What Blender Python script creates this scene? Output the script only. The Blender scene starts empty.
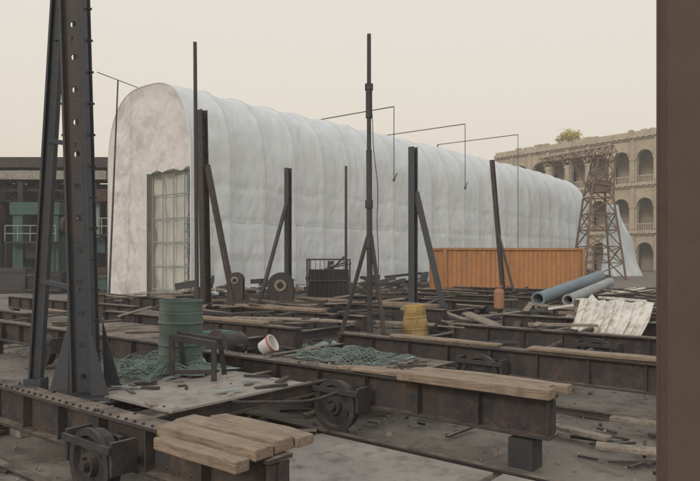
import bpy, math, random
from mathutils import Vector, noise, Matrix
random.seed(7)
scene=bpy.context.scene
H=2.1; F=660.0; HOR=256.0
V3=Vector
# yard axes: UX = along the girders, WX = along the long shelter
UX=V3((0.777,-0.63,0)); WX=V3((0.63,0.777,0)); Z=V3((0,0,1))
def uv(u,v,z=0): return UX*u+WX*v+Z*z
def pt(px,py,Y): return V3(((px-350)/F*Y, Y, H+(HOR-py)/F*Y))
# ---------------------------------------------------------------- materials
def mat(name,c1,c2,c3=None,scale=1.5,rough=0.85,metal=0.0,bump=0.3,bscale=25,dust=None,dustamt=0.8,grain=None,detail=8,spec=0.3,lo=0.35,hi=0.65,streak=None,trans=0,crease=0):
    m=bpy.data.materials.new(name); m.use_nodes=True
    nt=m.node_tree; N=nt.nodes; L=nt.links
    b=N['Principled BSDF']; b.inputs['Roughness'].default_value=rough; b.inputs['Metallic'].default_value=metal
    b.inputs['Specular IOR Level'].default_value=spec
    tc=N.new('ShaderNodeTexCoord'); mp=N.new('ShaderNodeMapping'); L.new(tc.outputs['Object'],mp.inputs[0]); vec=mp.outputs[0]
    if grain is not None:
        mp.inputs['Rotation'].default_value=(0,0,.681); mq=N.new('ShaderNodeMapping'); mq.inputs['Scale'].default_value=grain; L.new(vec,mq.inputs[0]); vec=mq.outputs[0]
    n=N.new('ShaderNodeTexNoise'); n.inputs['Scale'].default_value=scale; n.inputs['Detail'].default_value=detail; n.inputs['Roughness'].default_value=0.65
    L.new(vec,n.inputs['Vector'])
    r=N.new('ShaderNodeValToRGB'); r.color_ramp.elements[0].position=lo; r.color_ramp.elements[1].position=hi
    r.color_ramp.elements[0].color=(*c1,1); r.color_ramp.elements[1].color=(*c2,1)
    L.new(n.outputs['Fac'],r.inputs[0]); out=r.outputs[0]
    def over(fac,col):
        nonlocal out
        mx=N.new('ShaderNodeMixRGB'); mx.inputs[2].default_value=(*col,1); L.new(fac,mx.inputs[0]); L.new(out,mx.inputs[1]); out=mx.outputs[0]
    if c3:
        n2=N.new('ShaderNodeTexNoise'); n2.inputs['Scale'].default_value=scale*4.3; n2.inputs['Detail'].default_value=6; n2.inputs['Roughness'].default_value=.7
        L.new(vec,n2.inputs['Vector'])
        r2=N.new('ShaderNodeValToRGB'); r2.color_ramp.elements[0].position=.5; r2.color_ramp.elements[1].position=.68
        L.new(n2.outputs['Fac'],r2.inputs[0]); over(r2.outputs[0],c3)
    if streak:
        mp3=N.new('ShaderNodeMapping'); mp3.inputs['Scale'].default_value=(3,3,.18); L.new(tc.outputs['Object'],mp3.inputs[0])
        n4=N.new('ShaderNodeTexNoise'); n4.inputs['Scale'].default_value=streak[3]; n4.inputs['Detail'].default_value=5; L.new(mp3.outputs[0],n4.inputs['Vector'])
        r4=N.new('ShaderNodeValToRGB'); r4.color_ramp.elements[0].position=.48; r4.color_ramp.elements[1].position=.78; r4.color_ramp.elements[1].color=(.8,.8,.8,1)
        L.new(n4.outputs['Fac'],r4.inputs[0]); over(r4.outputs[0],streak[:3])
    if dust:
        g=N.new('ShaderNodeNewGeometry'); s=N.new('ShaderNodeSeparateXYZ'); L.new(g.outputs['Normal'],s.inputs[0])
        mr=N.new('ShaderNodeMapRange'); mr.inputs[1].default_value=.5; mr.inputs[2].default_value=.95; mr.inputs[4].default_value=dustamt
        L.new(s.outputs[2],mr.inputs[0])
        n3=N.new('ShaderNodeTexNoise'); n3.inputs['Scale'].default_value=3.5; n3.inputs['Detail'].default_value=9; n3.inputs['Roughness'].default_value=.7
        L.new(tc.outputs['Object'],n3.inputs['Vector'])
        r3=N.new('ShaderNodeValToRGB'); r3.color_ramp.elements[0].position=.36; r3.color_ramp.elements[1].position=.62
        L.new(n3.outputs['Fac'],r3.inputs[0])
        mu=N.new('ShaderNodeMath'); mu.operation='MULTIPLY'; L.new(mr.outputs[0],mu.inputs[0]); L.new(r3.outputs[0],mu.inputs[1]); over(mu.outputs[0],dust)
    L.new(out,b.inputs['Base Color'])
    nb=N.new('ShaderNodeTexNoise'); nb.inputs['Scale'].default_value=bscale; nb.inputs['Detail'].default_value=6
    L.new(vec,nb.inputs['Vector'])
    bp=N.new('ShaderNodeBump'); bp.inputs['Strength'].default_value=bump; bp.inputs['Distance'].default_value=.02
    L.new(nb.outputs['Fac'],bp.inputs['Height']); nrm=bp.outputs[0]
    if crease:   # ridged folds, warped so they never run parallel
        nw=N.new('ShaderNodeTexNoise'); nw.inputs['Scale'].default_value=.5; nw.inputs['Detail'].default_value=2; L.new(tc.outputs['Object'],nw.inputs['Vector'])
        va=N.new('ShaderNodeVectorMath'); va.operation='MULTIPLY_ADD'; va.inputs[1].default_value=(2.2,2.2,2.2); L.new(nw.outputs['Color'],va.inputs[0]); L.new(tc.outputs['Object'],va.inputs[2])
        for sc_,st,ds in ((.75,crease,.10),(2.1,crease,.05)):
            no=N.new('ShaderNodeTexNoise'); no.noise_type='RIDGED_MULTIFRACTAL'; no.inputs['Scale'].default_value=sc_; no.inputs['Detail'].default_value=2.5
            L.new(va.outputs[0],no.inputs['Vector'])
            b2=N.new('ShaderNodeBump'); b2.inputs['Strength'].default_value=st; b2.inputs['Distance'].default_value=ds
            L.new(no.outputs['Fac'],b2.inputs['Height']); L.new(nrm,b2.inputs['Normal']); nrm=b2.outputs[0]
    L.new(nrm,b.inputs['Normal'])
    if trans:
        tr=N.new('ShaderNodeBsdfTranslucent'); L.new(out,tr.inputs[0]); L.new(nrm,tr.inputs['Normal']); ms=N.new('ShaderNodeMixShader'); ms.inputs[0].default_value=trans
        L.new(b.outputs[0],ms.inputs[1]); L.new(tr.outputs[0],ms.inputs[2]); L.new(ms.outputs[0],N['Material Output'].inputs[0])
    return m
M_steel=mat('weathered_steel',(.040,.040,.047),(.066,.058,.056),(.115,.078,.058),scale=1.6,dust=(.29,.24,.185),dustamt=.8,streak=(.095,.07,.055,2.2))
M_steel2=mat('dark_steel',(.034,.037,.043),(.052,.049,.049),(.09,.065,.052),scale=1.4,dust=(.17,.15,.125),dustamt=.6)
M_post=mat('painted_steel_post',(.044,.050,.058),(.066,.067,.071),(.10,.075,.06),scale=1.3,rough=.7)
M_postb=mat('brown_steel_post',(.066,.056,.054),(.052,.048,.05),(.11,.078,.06),scale=1.3,rough=.8)
M_blue=mat('blue_grey_steel',(.042,.053,.068),(.056,.067,.08),(.08,.066,.06),scale=1.2,rough=.6,streak=(.09,.068,.056,1.5))
M_wood=mat('weathered_timber',(.22,.165,.12),(.32,.25,.185),(.12,.088,.065),scale=2.2,grain=(.7,9,9),dust=(.35,.29,.22),dustamt=.5,bump=.6,bscale=5,streak=(.13,.10,.08,2))
M_wood2=mat('grey_timber',(.21,.18,.145),(.32,.275,.22),(.13,.11,.09),scale=3,bump=.4)
M_fab=mat('white_sheeting',(.74,.795,.825),(.79,.835,.86),(.71,.755,.775),scale=.35,rough=.5,bump=.3,bscale=2.2,lo=.3,hi=.7,streak=(.66,.69,.68,.5),trans=.14,crease=.26)
M_fab2=mat('crumpled_plastic',(.74,.70,.685),(.69,.66,.645),(.77,.74,.725),scale=.7,rough=.5,bump=.5,bscale=3,trans=.12,crease=.5)
M_hoopshade_lash=mat('hoop_shade_and_lashing',(.55,.57,.57),(.64,.66,.66),scale=2)  # hoop shadow showing through the sheet, painted as grey; lashing lines share it
M_panel=mat('inner_panel',(.60,.60,.53),(.70,.70,.63),scale=.6,trans=.3)
M_orange=mat('orange_container_paint',(.42,.19,.07),(.48,.22,.08),(.33,.155,.07),scale=1.0,rough=.65,streak=(.25,.14,.08,1.2),bump=.1)
M_green=mat('green_drum_paint',(.075,.13,.115),(.105,.17,.148),(.14,.115,.09),scale=3,rough=.6,streak=(.13,.11,.09,4))
M_yel=mat('ochre_drum_paint',(.46,.33,.12),(.38,.26,.09),(.24,.15,.09),scale=3,rough=.6,streak=(.27,.14,.08,3))
M_red=mat('red_brown_paint',(.075,.042,.04),(.10,.05,.045),(.06,.045,.045),scale=1.2)
M_teal=mat('teal_machine_paint',(.05,.105,.10),(.075,.14,.13),(.06,.06,.055),scale=1.4)
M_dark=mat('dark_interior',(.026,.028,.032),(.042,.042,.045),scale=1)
M_conc=mat('concrete',(.25,.23,.205),(.35,.325,.29),(.175,.16,.14),scale=1.1,bump=.5,bscale=18)
M_stone=mat('ochre_render',(.42,.355,.265),(.50,.43,.325),(.34,.285,.215),scale=.28,bump=.4,bscale=3,streak=(.28,.235,.185,.35))
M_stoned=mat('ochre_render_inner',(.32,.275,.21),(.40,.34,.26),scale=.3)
M_white=mat('white_plastic',(.62,.60,.58),(.72,.70,.67),scale=4)
M_cream=mat('cream_sheet_metal',(.62,.61,.56),(.72,.70,.65),(.40,.34,.27),scale=1.8,rough=.6,streak=(.36,.26,.17,3))
M_redp=mat('faded_red',(.45,.16,.12),(.5,.2,.15),scale=4)
M_net=mat('green_net',(.15,.20,.18),(.23,.28,.25),(.10,.13,.12),scale=6)
M_tarp=mat('turquoise_tarp',(.20,.27,.26),(.31,.36,.34),(.34,.34,.30),scale=4,rough=.6,bump=.8)
M_lat=mat('rusty_lattice',(.15,.105,.078),(.20,.14,.10),(.11,.085,.07),scale=1)
M_leaf=mat('yellowed_leaves',(.44,.35,.09),(.54,.42,.11),(.32,.28,.09),scale=1)
M_leafg=mat('green_leaves',(.07,.085,.04),(.11,.12,.055),(.12,.12,.05),scale=.8)
M_bark=mat('bark',(.10,.08,.06),(.15,.12,.09),scale=3)
M_ground=mat('yard_ground',(.145,.128,.112),(.25,.225,.192),(.092,.08,.07),scale=.55,bump=1.0,bscale=9,detail=12,rough=.95)
M_column=mat('brown_column_paint',(.100,.073,.060),(.116,.085,.070),(.092,.068,.056),scale=2,bump=.1)
M_pblue=mat('pipe_blue_grey',(.17,.225,.265),(.22,.275,.31),(.22,.23,.23),scale=2)
M_pgrey=mat('pipe_grey',(.29,.31,.32),(.37,.385,.39),(.24,.23,.21),scale=2)
# ---------------------------------------------------------------- mesh builder
class MB:
    def __init__(s,name): s.n=name; s.v=[]; s.f=[]; s.m=[]; s.sm=[]; s.mats=[]
    def mi(s,m):
        if m not in s.mats: s.mats.append(m)
        return s.mats.index(m)
    def add(s,vs,fs,m,smooth=False):
        o=len(s.v); s.v+= [tuple(x) for x in vs]; i=s.mi(m)
        for f in fs: s.f.append([o+k for k in f]); s.m.append(i); s.sm.append(smooth)
    def obox(s,c,a,b,d,m):
        vs=[c+a*i+b*j+d*k for i in(-1,1) for j in(-1,1) for k in(-1,1)]
        s.add(vs,[(0,1,3,2),(4,6,7,5),(0,4,5,1),(2,3,7,6),(0,2,6,4),(1,5,7,3)],m)
    def bar(s,p,q,w,h,m,up=Z):
        p=V3(p);q=V3(q); d=(q-p)
        if d.length<1e-6:return
        dn=d.normalized(); side=dn.cross(up)
        if side.length<1e-3: side=dn.cross(V3((1,0,0)))
        side.normalize(); u2=side.cross(dn).normalized()
        s.obox((p+q)/2,d/2,side*w/2,u2*h/2,m)
    def cyl(s,p,q,r,m,r2=None,n=12,cap=True):
        p=V3(p);q=V3(q); r2=r if r2 is None else r2
        dn=(q-p).normalized(); a=dn.orthogonal().normalized(); b=dn.cross(a)
        A=[p+(a*math.cos(t)+b*math.sin(t))*r for t in [2*math.pi*i/n for i in range(n)]]
        B=[q+(a*math.cos(t)+b*math.sin(t))*r2 for t in [2*math.pi*i/n for i in range(n)]]
        s.add(A+B,[(i,(i+1)%n,n+(i+1)%n,n+i) for i in range(n)],m,True)
        if cap:
            s.add(A,[tuple(range(n-1,-1,-1))],m); s.add(B,[tuple(range(n))],m)
    def lathe(s,o,ax,prof,m,n=28):
        o=V3(o);ax=V3(ax).normalized(); a=ax.orthogonal().normalized(); b=ax.cross(a)
        for (r0,h0),(r1,h1) in zip(prof[:-1],prof[1:]):
            A=[o+ax*h0+(a*math.cos(t)+b*math.sin(t))*r0 for t in [2*math.pi*i/n for i in range(n)]]
            B=[o+ax*h1+(a*math.cos(t)+b*math.sin(t))*r1 for t in [2*math.pi*i/n for i in range(n)]]
            s.add(A+B,[(i,(i+1)%n,n+(i+1)%n,n+i) for i in range(n)],m,True)
    def stone(s,c,r,m):
        a=V3((R(-1,1),R(-1,1),R(-.3,.3))).normalized(); b=a.orthogonal().normalized(); d=a.cross(b)
        A=[c+a*r*R(.7,1.3),c-a*r*R(.7,1.3),c+b*r*R(.5,1.1),c-b*r*R(.5,1.1),c+d*r*R(.4,.9),c-d*r*R(.4,.9)]
        s.add(A,[(0,2,4),(2,1,4),(1,3,4),(3,0,4),(2,0,5),(1,2,5),(3,1,5),(0,3,5)],m)
    def ibeam(s,p,q,h,w,m,tf=.025,tw=.02,up=Z):
        p=V3(p);q=V3(q); dn=(q-p).normalized(); side=dn.cross(up)
        if side.length<1e-3: side=V3((1,0,0))
        side.normalize(); u2=side.cross(dn).normalized()
        c=(p+q)/2; d=(q-p)/2
        s.obox(c+u2*(h/2-tf/2),d,side*w/2,u2*tf/2,m); s.obox(c-u2*(h/2-tf/2),d,side*w/2,u2*tf/2,m)
        s.obox(c,d,side*tw/2,u2*(h/2-tf-.0005),m)
    def done(s,bevel=0):
        me=bpy.data.meshes.new(s.n); me.from_pydata(s.v,[],s.f)
        for m in s.mats: me.materials.append(m)
        me.polygons.foreach_set('material_index',s.m); me.polygons.foreach_set('use_smooth',s.sm); me.update()
        o=bpy.data.objects.new(s.n,me); scene.collection.objects.link(o)
        if bevel:
            b=o.modifiers.new('b','BEVEL'); b.width=bevel; b.segments=2; b.limit_method='ANGLE'
        return o
def R(a,b): return random.uniform(a,b)
# ---------------------------------------------------------------- ground
def gz(x,y):
    near=max(0,1-math.hypot(x,y-12)/60)
    return (noise.noise(V3((x*.5,y*.5,0)))*.10+noise.noise(V3((x*1.9,y*1.9,3)))*.035-.07)*near
def ground():
    mb=MB('ground'); n=160
    def ax(k,c,s):
        t=(k/n*2-1); return c+math.sinh(t*6.2)/math.sinh(6.2)*s
    vs=[];fs=[]
    for j in range(n+1):
        for i in range(n+1):
            x=ax(i,0,1800); y=ax(j,12,1800); vs.append((x,y,gz(x,y)))
    for j in range(n):
        for i in range(n):
            a=j*(n+1)+i; fs.append((a,a+1,a+n+2,a+n+1))
    mb.add(vs,fs,M_ground,True); mb.done()
ground()
# ---------------------------------------------------------------- shelter (long white tunnel)
A0=V3((-7.6,31.5,0)); TD=V3((.636,.772,0)).normalized(); TN=V3((-TD.y,TD.x,0)); TW=7.3; TL=52.5; HOOP=2.35
def prof(k):
    hw=TW/2; zw=6.7; rise=4.15
    L1=zw; La=9.6; T=2*L1+La; d=k*T
    if d<L1: return (0,d,(-1,0))
    if d>L1+La: return (TW,T-d,(1,0))
    th=(d-L1)/La*math.pi; c=math.cos(th); sn=math.sin(th)
    return (hw-hw*math.copysign(abs(c)**.72,c),zw+rise*abs(sn)**.84,(-c,sn))
def rid(v): return 1-2*abs(noise.noise(v))
def fabp(t,k):
    s,z,nn=prof(k); fr=(t/HOOP)%1; nb=int(t/HOOP)
    sag=.06+.07*abs(noise.noise(V3((nb*3.7,z*.25+s*.2,2))))*2
    off=-sag*(math.sin(math.pi*fr))**.8
    if z<.4: off*=.4
    y=z+s*.8
    off+=noise.noise(V3((t*.35,y*.4,0)))*.09
    off+=rid(V3((t*1.3+y*.6,y*.45-t*.2,5)))*.040
    off+=rid(V3((t*2.6-y*1.2,y*.8+t*.5,15)))*.026
    off+=rid(V3((t*.5+y*1.6,y*2.1-t*.9,25)))*.02
    # lashing lines pull the sheet in
    for zc in (1.9,3.9,5.7): off-=.05*math.exp(-((z-zc+.10*math.sin(math.pi*fr))/.10)**2)*(s<.1)
    off*=min(1,t/.5,(TL-t)/.5+.001)
    tz=z*(1-.035*max(0,(t-TL+14)/14)**2)
    return A0+TD*t+TN*(s+nn[0]*off)+Z*(tz+nn[1]*off)
def shelter():
    mb=MB('sheeted_shelter'); nt=520; nk=120
    vs=[];fs=[]
    for i in range(nt+1):
        for j in range(nk+1):
            p=fabp(TL*i/nt,j/nk)
            if j in(0,nk): p.z=.05+abs(noise.noise(V3((i*.11,j,1))))*.3
            vs.append(p)
    for i in range(nt):
        for j in range(nk):
            a=i*(nk+1)+j; fs.append((a,a+1,a+nk+2,a+nk+1))
    mb.add(vs,fs,M_fab,True)
    def top(s):
        x=min(1,abs(s-TW/2)/(TW/2)); c=x**(1/.72); return 6.7+4.15*(math.sqrt(max(0,1-c*c)))**.84
    def endwall(t,opening,m,amp,hs=1):
        nx,nz=90,110; vs=[];fs=[]; ox=3.65; oz=6.35
        S=[TW*i/nx for i in range(nx+1)]; jb=int(nz*.62)
        for i in range(nx+1):
            s=max(.001,min(TW-.001,S[i])); tp=top(s)*hs
            for j in range(nz+1):
                z=tp*j/nz
                if opening and s<ox+.05:
                    z=oz*j/jb if j<=jb else oz+(tp-oz)*(j-jb)/(nz-jb)
                    if j==jb: z+=.07*math.sin(s*5)
                e=min(1,min(s,TW-s)*2)*min(1,(tp-z)*2)
                w=(noise.noise(V3((s*.7,z*.5,t)))*amp+rid(V3((s*1.7+z*.5,z*.8,t+4)))*amp*.45+rid(V3((s*4,z*2.5+s,t+4)))*amp*.16)*e
                if opening and abs(s-ox)<.6 and z<oz+.3: w*=abs(s-ox)/.6
                vs.append(A0+TD*(t+w)+TN*s+Z*z)
        for i in range(nx):
            for j in range(nz):
                if opening and .10<S[i]+.04 and S[i+1]<=ox+.05 and j<jb: continue
                a=i*(nz+1)+j; fs.append((a,a+1,a+nz+2,a+nz+1))
        mb.add(vs,fs,m,True)
    endwall(0,True,M_fab2,.22); endwall(TL,False,M_fab,.2,.965)
    for h in range(0,23):
        t=min(TL,h*HOOP)
        pts=[fabp(t,j/70)+(TN*prof(j/70)[2][0]+Z*prof(j/70)[2][1])*.006 for j in range(71)]
        for a,b in zip(pts[:-1],pts[1:]): mb.cyl(a,b,.026 if h else .03,M_hoopshade_lash if h else M_fab,n=5,cap=False)  # grey bands carry the hoops' shadow through the fabric as colour
    T_=(2*6.7+9.6)
    for zc in (1.9,3.9,5.7):
        k=zc/T_
        pts=[fabp(TL*i/300,k-.0043*math.sin(math.pi*((TL*i/300/HOOP)%1)))+(TN*-1)*.012 for i in range(301)]
        for a,b in zip(pts[:-1],pts[1:]): mb.cyl(a,b,.012,M_hoopshade_lash,n=4,cap=False)
    for s in (.08,.95,1.85,2.75,3.66):
        mb.cyl(A0+TD*.35+TN*s,A0+TD*.35+TN*s+Z*6.4,.035,M_pgrey,n=6)
    for z in (.4,1.6,2.8,4.0,5.2,6.3):
        mb.cyl(A0+TD*.35+TN*.1+Z*z,A0+TD*.35+TN*3.66+Z*z,.028,M_pgrey,n=6)
    vs=[];fs=[];n=36
    for i in range(n+1):
        for j in range(n+1):
            s=.95+3.9*i/n; z=.1+6.3*j/n; vs.append(A0+TD*(.55+noise.noise(V3((s*2,z,3)))*.2)+TN*s+Z*z)
    for i in range(n):
        for j in range(n): a=i*(n+1)+j; fs.append((a,a+1,a+n+2,a+n+1))
    mb.add(vs,fs,M_panel,True)
    mb.obox(A0+TD*1.3+TN*.6+Z*2.2,TN*.6,TD*.02,Z*2.2,M_panel)
    for z in range(9): mb.cyl(A0+TD*.25+TN*.35+Z*(.5+z*.4),A0+TD*.25+TN*.85+Z*(.5+z*.4),.025,M_wood2,n=6)
    for t in (3,8,14):
        for s in (.4,6.9): mb.cyl(A0+TD*t+TN*s,A0+TD*t+TN*s+Z*7,.06,M_post,n=6)
    mb.done()
shelter()
mb=MB('tarpaulin'); vs=[];fs=[];n=30
c=V3((27.3,68.5,0))
for i in range(n+1):
    for j in range(n+1):
        a=i/n; b=j/n; z=(1-b)*7.4; wdt=.9+3.4*b
        vs.append(c+V3(((a-.5)*wdt+.9*b,noise.noise(V3((a*5,b*3,0)))*.9+math.sin(a*17)*.2,z)))
for i in range(n):
    for j in range(n): a=i*(n+1)+j; fs.append((a,a+1,a+n+2,a+n+1))
mb.add(vs,fs,M_fab,True); mb.done()
def davit(t,zt,zb,far=7.9):
    mb=MB('davit_pole')
    p=A0+TD*t-TN*.35; q=A0+TD*t+TN*far
    mb.cyl(p+Z*zt,q+Z*zt,.036,M_post,n=6); mb.cyl(p+Z*zt,p+Z*zb,.028,M_post,n=6)
    mb.cyl(q+Z*zt,q,.07,M_post,n=6)
    mb.bar(p+Z*zb,p+Z*(zb+.5)+TD*.35,.05,.05,M_post); mb.cyl(p+Z*(zb-.05),p+Z*(zb+.12),.08,M_post,n=8)
    mb.done()
davit(16.1,12.0,7.1); davit(25.5,12.3,7.3); davit(34.8,12.8,1.2)
mb=MB('guy_pole')
a=pt(109,296,34);a.z=0; b=pt(118,80,34); mb.cyl(a,b,.06,M_post,r2=.04,n=8)
mb.cyl(pt(97,72,33),pt(160,96,35.5),.022,M_post,n=5)
mb.done()
# ---------------------------------------------------------------- girder carriages
def wheel(mb,c,axis,r=.29,th=.13):
    axis=V3(axis).normalized(); o=c-axis*th/2
    mb.lathe(o,axis,[(0,0),(r*.2,0),(r*.24,-.03),(r*.34,-.03),(r*.36,.03),(r*.8,.045),(r*.86,-.01),(r*1.08,-.01),(r*1.08,.025),(r,.03),(r,th),(0,th)],M_steel2,n=36)
    mb.cyl(c-axis*(th/2+.07),c+axis*.35,.045,M_steel2,n=12)
    a=axis.orthogonal().normalized(); b=axis.cross(a)
    for i in range(6):
        t=i*math.pi/3; p=o+(a*math.cos(t)+b*math.sin(t))*r*.58
        mb.cyl(p+axis*.03,p+axis*.047,r*.14,M_dark,n=10)
def carriage(u0,u1,v,ztop=.70,h=.42,w=.24,wheels=(),bolts=False):
    mb=MB('steel_girder'); tl=R(-.012,.012)
    mb.ibeam(uv(u0,v,ztop-h/2+tl),uv(u1,v,ztop-h/2-tl),h,w,M_steel,tf=.03,tw=.02)
    n=int((u1-u0)/.75)
    for i in range(n+1):
        u=u0+.03+(u1-u0-.06)*i/max(1,n)
        for sgn in(-1,1):
            mb.obox(uv(u,v+sgn*.06,ztop-h/2),UX*.008,WX*.048,Z*(h/2-.045),M_steel)
    for i in range(int((u1-u0)/.16)):
        for zz in (ztop-.075,ztop-h+.075):
            c=uv(u0+.08+i*.16,v-.01,zz); mb.cyl(c,c-WX*.014,.013,M_steel,r2=.008,n=6)
    if bolts:
        for i in range(int((u1-u0)/.13)):
            mb.cyl(uv(u0+.05+i*.13,v-.09,ztop+.001),uv(u0+.05+i*.13,v-.09,ztop+.022),.015,M_steel2,n=6)
    for wu in wheels:
        wheel(mb,uv(wu,v-.30,.31),WX)
        mb.obox(uv(wu,v-.17,.42),UX*.20,WX*.02,Z*.12,M_steel2)
        for s in(-1,1): mb.obox(uv(wu+s*.36,v-.26,.42),UX*.02,WX*.12,Z*.14,M_steel2)
        mb.obox(uv(wu,v-.40,.50),UX*.38,WX*.012,Z*.03,M_steel2)
    for u in (u0+.3,u1-.3):
        mb.obox(uv(u,v,(ztop-h)/2-.06),UX*.13,WX*.12,Z*((ztop-h)/2+.035),M_steel2)
    return mb.done()
carriage(-8.6,-3.35,3.35,.66,wheels=(-5.3,),bolts=True)
carriage(-7.9,-2.55,6.35,.70,wheels=(-5.1,))
carriage(-7.75,0.6,9.3,.70,wheels=(-4.75,))
carriage(-7.1,1.5,12.3,.68,wheels=(-4.0,))
for v,u0 in ((15.2,-7.4),(18.4,-7.4),(21.8,-7.4),(25.4,-7.4)): carriage(u0,3.0+R(-1,1),v,.66)
for v,u1 in ((.6,-9.0),(3.4,-9.2),(6.4,-9.0),(9.3,-8.8),(12.2,-9.4),(15.1,-9.0),(18.4,-9.0),(21.2,-9.2),(23.9,-9.0),(26.9,-9)):
    carriage(-15.6,u1,v,.70,wheels=(-12.4,) if v<19 else ())
for v in (1.5,4.6,7.8,10.8,13.6): carriage(-24.5,-16.6,v,.66)
mb=MB('ground_rail')
for v in (2.95,5.95,8.95,11.95): mb.ibeam(uv(-9,v,-.03),uv(1.5,v,-.03),.10,.09,M_steel,tf=.02,tw=.02)
for u in (-8.3,-16.1): mb.ibeam(uv(u,-2,.12),uv(u,30,.12),.2,.16,M_steel)
mb.done()
mb=MB('tie_beam')
for u,v0,v1,z in ((-7.6,6.5,9.15,.42),(-9.6,6.6,9.1,.4),(-9.6,9.5,12.0,.4),(-11.2,12.4,15.0,.4),(-14.7,3.6,6.2,.42),(-14.7,6.6,9.1,.42),(-14.7,12.4,15.0,.4),(-9.8,15.3,18.2,.4),(-2.4,9.5,12.1,.42),(-5.5,12.5,15.0,.4),(-1,12.5,15.0,.4),(-6.5,15.4,18.2,.42),(-3,15.4,18.2,.42)):
    mb.ibeam(uv(u,v0,z),uv(u,v1,z),.22,.14,M_steel)
mb.done()
def plate(name,u0,u1,v0,v1,z,m,n=1):
    mb=MB(name); du=(u1-u0)/n
    for i in range(n):
        zz=z+R(-.012,.012)
        mb.obox(uv(u0+du*(i+.5),(v0+v1)/2,zz),UX*(du/2-.008)+Z*R(-.008,.008),WX*((v1-v0)/2+R(-.05,.02)),Z*.012,m)
    mb.done()
plate('deck_plate',-7.6,-5.35,3.85,5.75,.585,M_conc,2)
plate('deck_plate',-7.5,-5.0,6.85,8.7,.50,M_steel,3)
plate('deck_plate',-14.4,-9.8,6.9,8.9,.50,M_steel,4)
plate('deck_plate',-13.4,-10.8,9.8,11.8,.50,M_wood2,6)
mb=MB('deck_plate_bearer')
for u in (-7.5,-6.4,-5.45): mb.ibeam(uv(u,3.48,.48),uv(u,6.22,.48),.16,.1,M_steel)
mb.done()
def timber(name,list_,m=M_wood,bev=.010):
    mb=MB(name)
    for (u,v,z,lu,lv,lz,rot) in list_:
        d=(UX*math.cos(rot)+WX*math.sin(rot)); e=(-UX*math.sin(rot)+WX*math.cos(rot)); c=uv(u,v,z)
        k=10; vs=[]
        for i in range(k+1):
            f=-.5+i/k; j=lambda a:noise.noise(V3((f*3+u*7,a+v*5,z)))*.016
            x=lu*f+(R(-.02,.02) if i in(0,k) else 0)
            vs+=[c+d*x+e*(-lv/2+j(1))+Z*(-lz/2),c+d*x+e*(lv/2+j(2))+Z*(-lz/2),c+d*x+e*(lv/2+j(2))+Z*(lz/2+j(3)),c+d*x+e*(-lv/2+j(1))+Z*(lz/2+j(4))]
        fs=[(0,1,2,3),(4*k+3,4*k+2,4*k+1,4*k)]
        for i in range(k):
            for q in range(4): fs.append((4*i+q,4*i+4+q,4*i+4+(q+1)%4,4*i+(q+1)%4))
        mb.add(vs,fs,m)
    return mb.done(bev)
timber('timber_baulk',[(-3.95,3.21,.715,1.10,.19,.085,.02),(-3.97,3.42,.72,1.16,.20,.095,.035),(-3.90,3.65,.712,1.02,.19,.08,-.01),(-3.86,3.03,.665,.92,.13,.09,.0)])
timber('timber_baulk',[(-3.35,6.15,.765,1.75,.17,.10,.02),(-3.40,6.34,.76,1.6,.17,.10,-.02),(-3.3,6.53,.76,1.7,.15,.10,.01),(-4.6,6.32,.735,.8,.24,.045,.05),(-5.0,6.4,.722,.6,.12,.04,.5)])
timber('timber_plank',[(-3.0,9.3,.735,2.2,.22,.05,.0),(-.8,9.32,.735,2.0,.22,.05,.01),(-5.6,9.32,.73,2.0,.2,.04,.02)])
timber('timber_plank',[(-12.5,12.2,.75,3.5,.25,.08,.02),(-11,9.3,.74,2.6,.22,.06,.0),(-13.5,15.2,.75,2.6,.25,.1,.0),(-10.5,15.3,.75,2.2,.2,.1,.05)])
timber('timber_plank',[(-11.2,10.8,.62,2.4,.25,.08,.5),(-11.8,10.6,.58,2.2,.2,.06,1.0),(-10.0,13.6,.4,2.8,.25,.06,.3),(-9.9,11.0,.66,1.9,.2,.05,.25)],M_wood2)
timber('timber_plank',[(-1.6,7.4,.06,1.7,.18,.05,.25),(-1.2,7.9,.07,1.2,.2,.06,-.3),(-.9,6.6,.05,1.1,.14,.05,.1),(-1.9,8.4,.10,1.5,.16,.05,.05),(-.4,5.9,.06,1.3,.12,.05,.7),(-3.0,7.7,.05,1.2,.15,.05,-.2)],M_wood2)
mb=MB('scrap_timber')
for i in range(400):
    u=R(-24,4); v=R(9.8,28)
    if random.random()<.35: u=R(-16,-9); v=R(7,24)
    l=R(.3,1.9); a=R(0,3.14); d=V3((math.cos(a),math.sin(a),R(-.1,.1))).normalized()
    if v<12 and u>-8: l=min(l,.7)
    p=uv(u,v,R(.03,.25) if random.random()<.65 else R(.70,.76))
    mb.bar(p-d*l/2,p+d*l/2,R(.05,.2),R(.02,.07),random.choice((M_wood2,M_wood,M_steel,M_steel2,M_steel2,M_wood2,M_postb)))
mb.done(.005)
mb=MB('deck_scrap')
for i in range(150):
    if i%2: u=R(-7.5,-5.4); v=R(3.9,5.7); z=.61
    else: u=R(-7.4,-5.1); v=R(6.9,8.6); z=.53
    if i%2 and u>-6.4 and random.random()<.6: continue
    a=R(0,3.14); d=V3((math.cos(a),math.sin(a),R(-.06,.06))); l=R(.06,.45); p=uv(u,v,z+R(0,.03))
    if random.random()<.5: mb.bar(p-d*l/2,p+d*l/2,R(.02,.08),R(.008,.03),random.choice((M_wood2,M_steel2,M_steel,M_postb,M_tarp)))
    elif random.random()<.5: mb.cyl(p-d*l/2,p+d*l/2,R(.008,.02),random.choice((M_steel2,M_postb)),n=8)
    else: mb.stone(p,R(.015,.05),random.choice((M_conc,M_steel2,M_tarp)))
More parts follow.
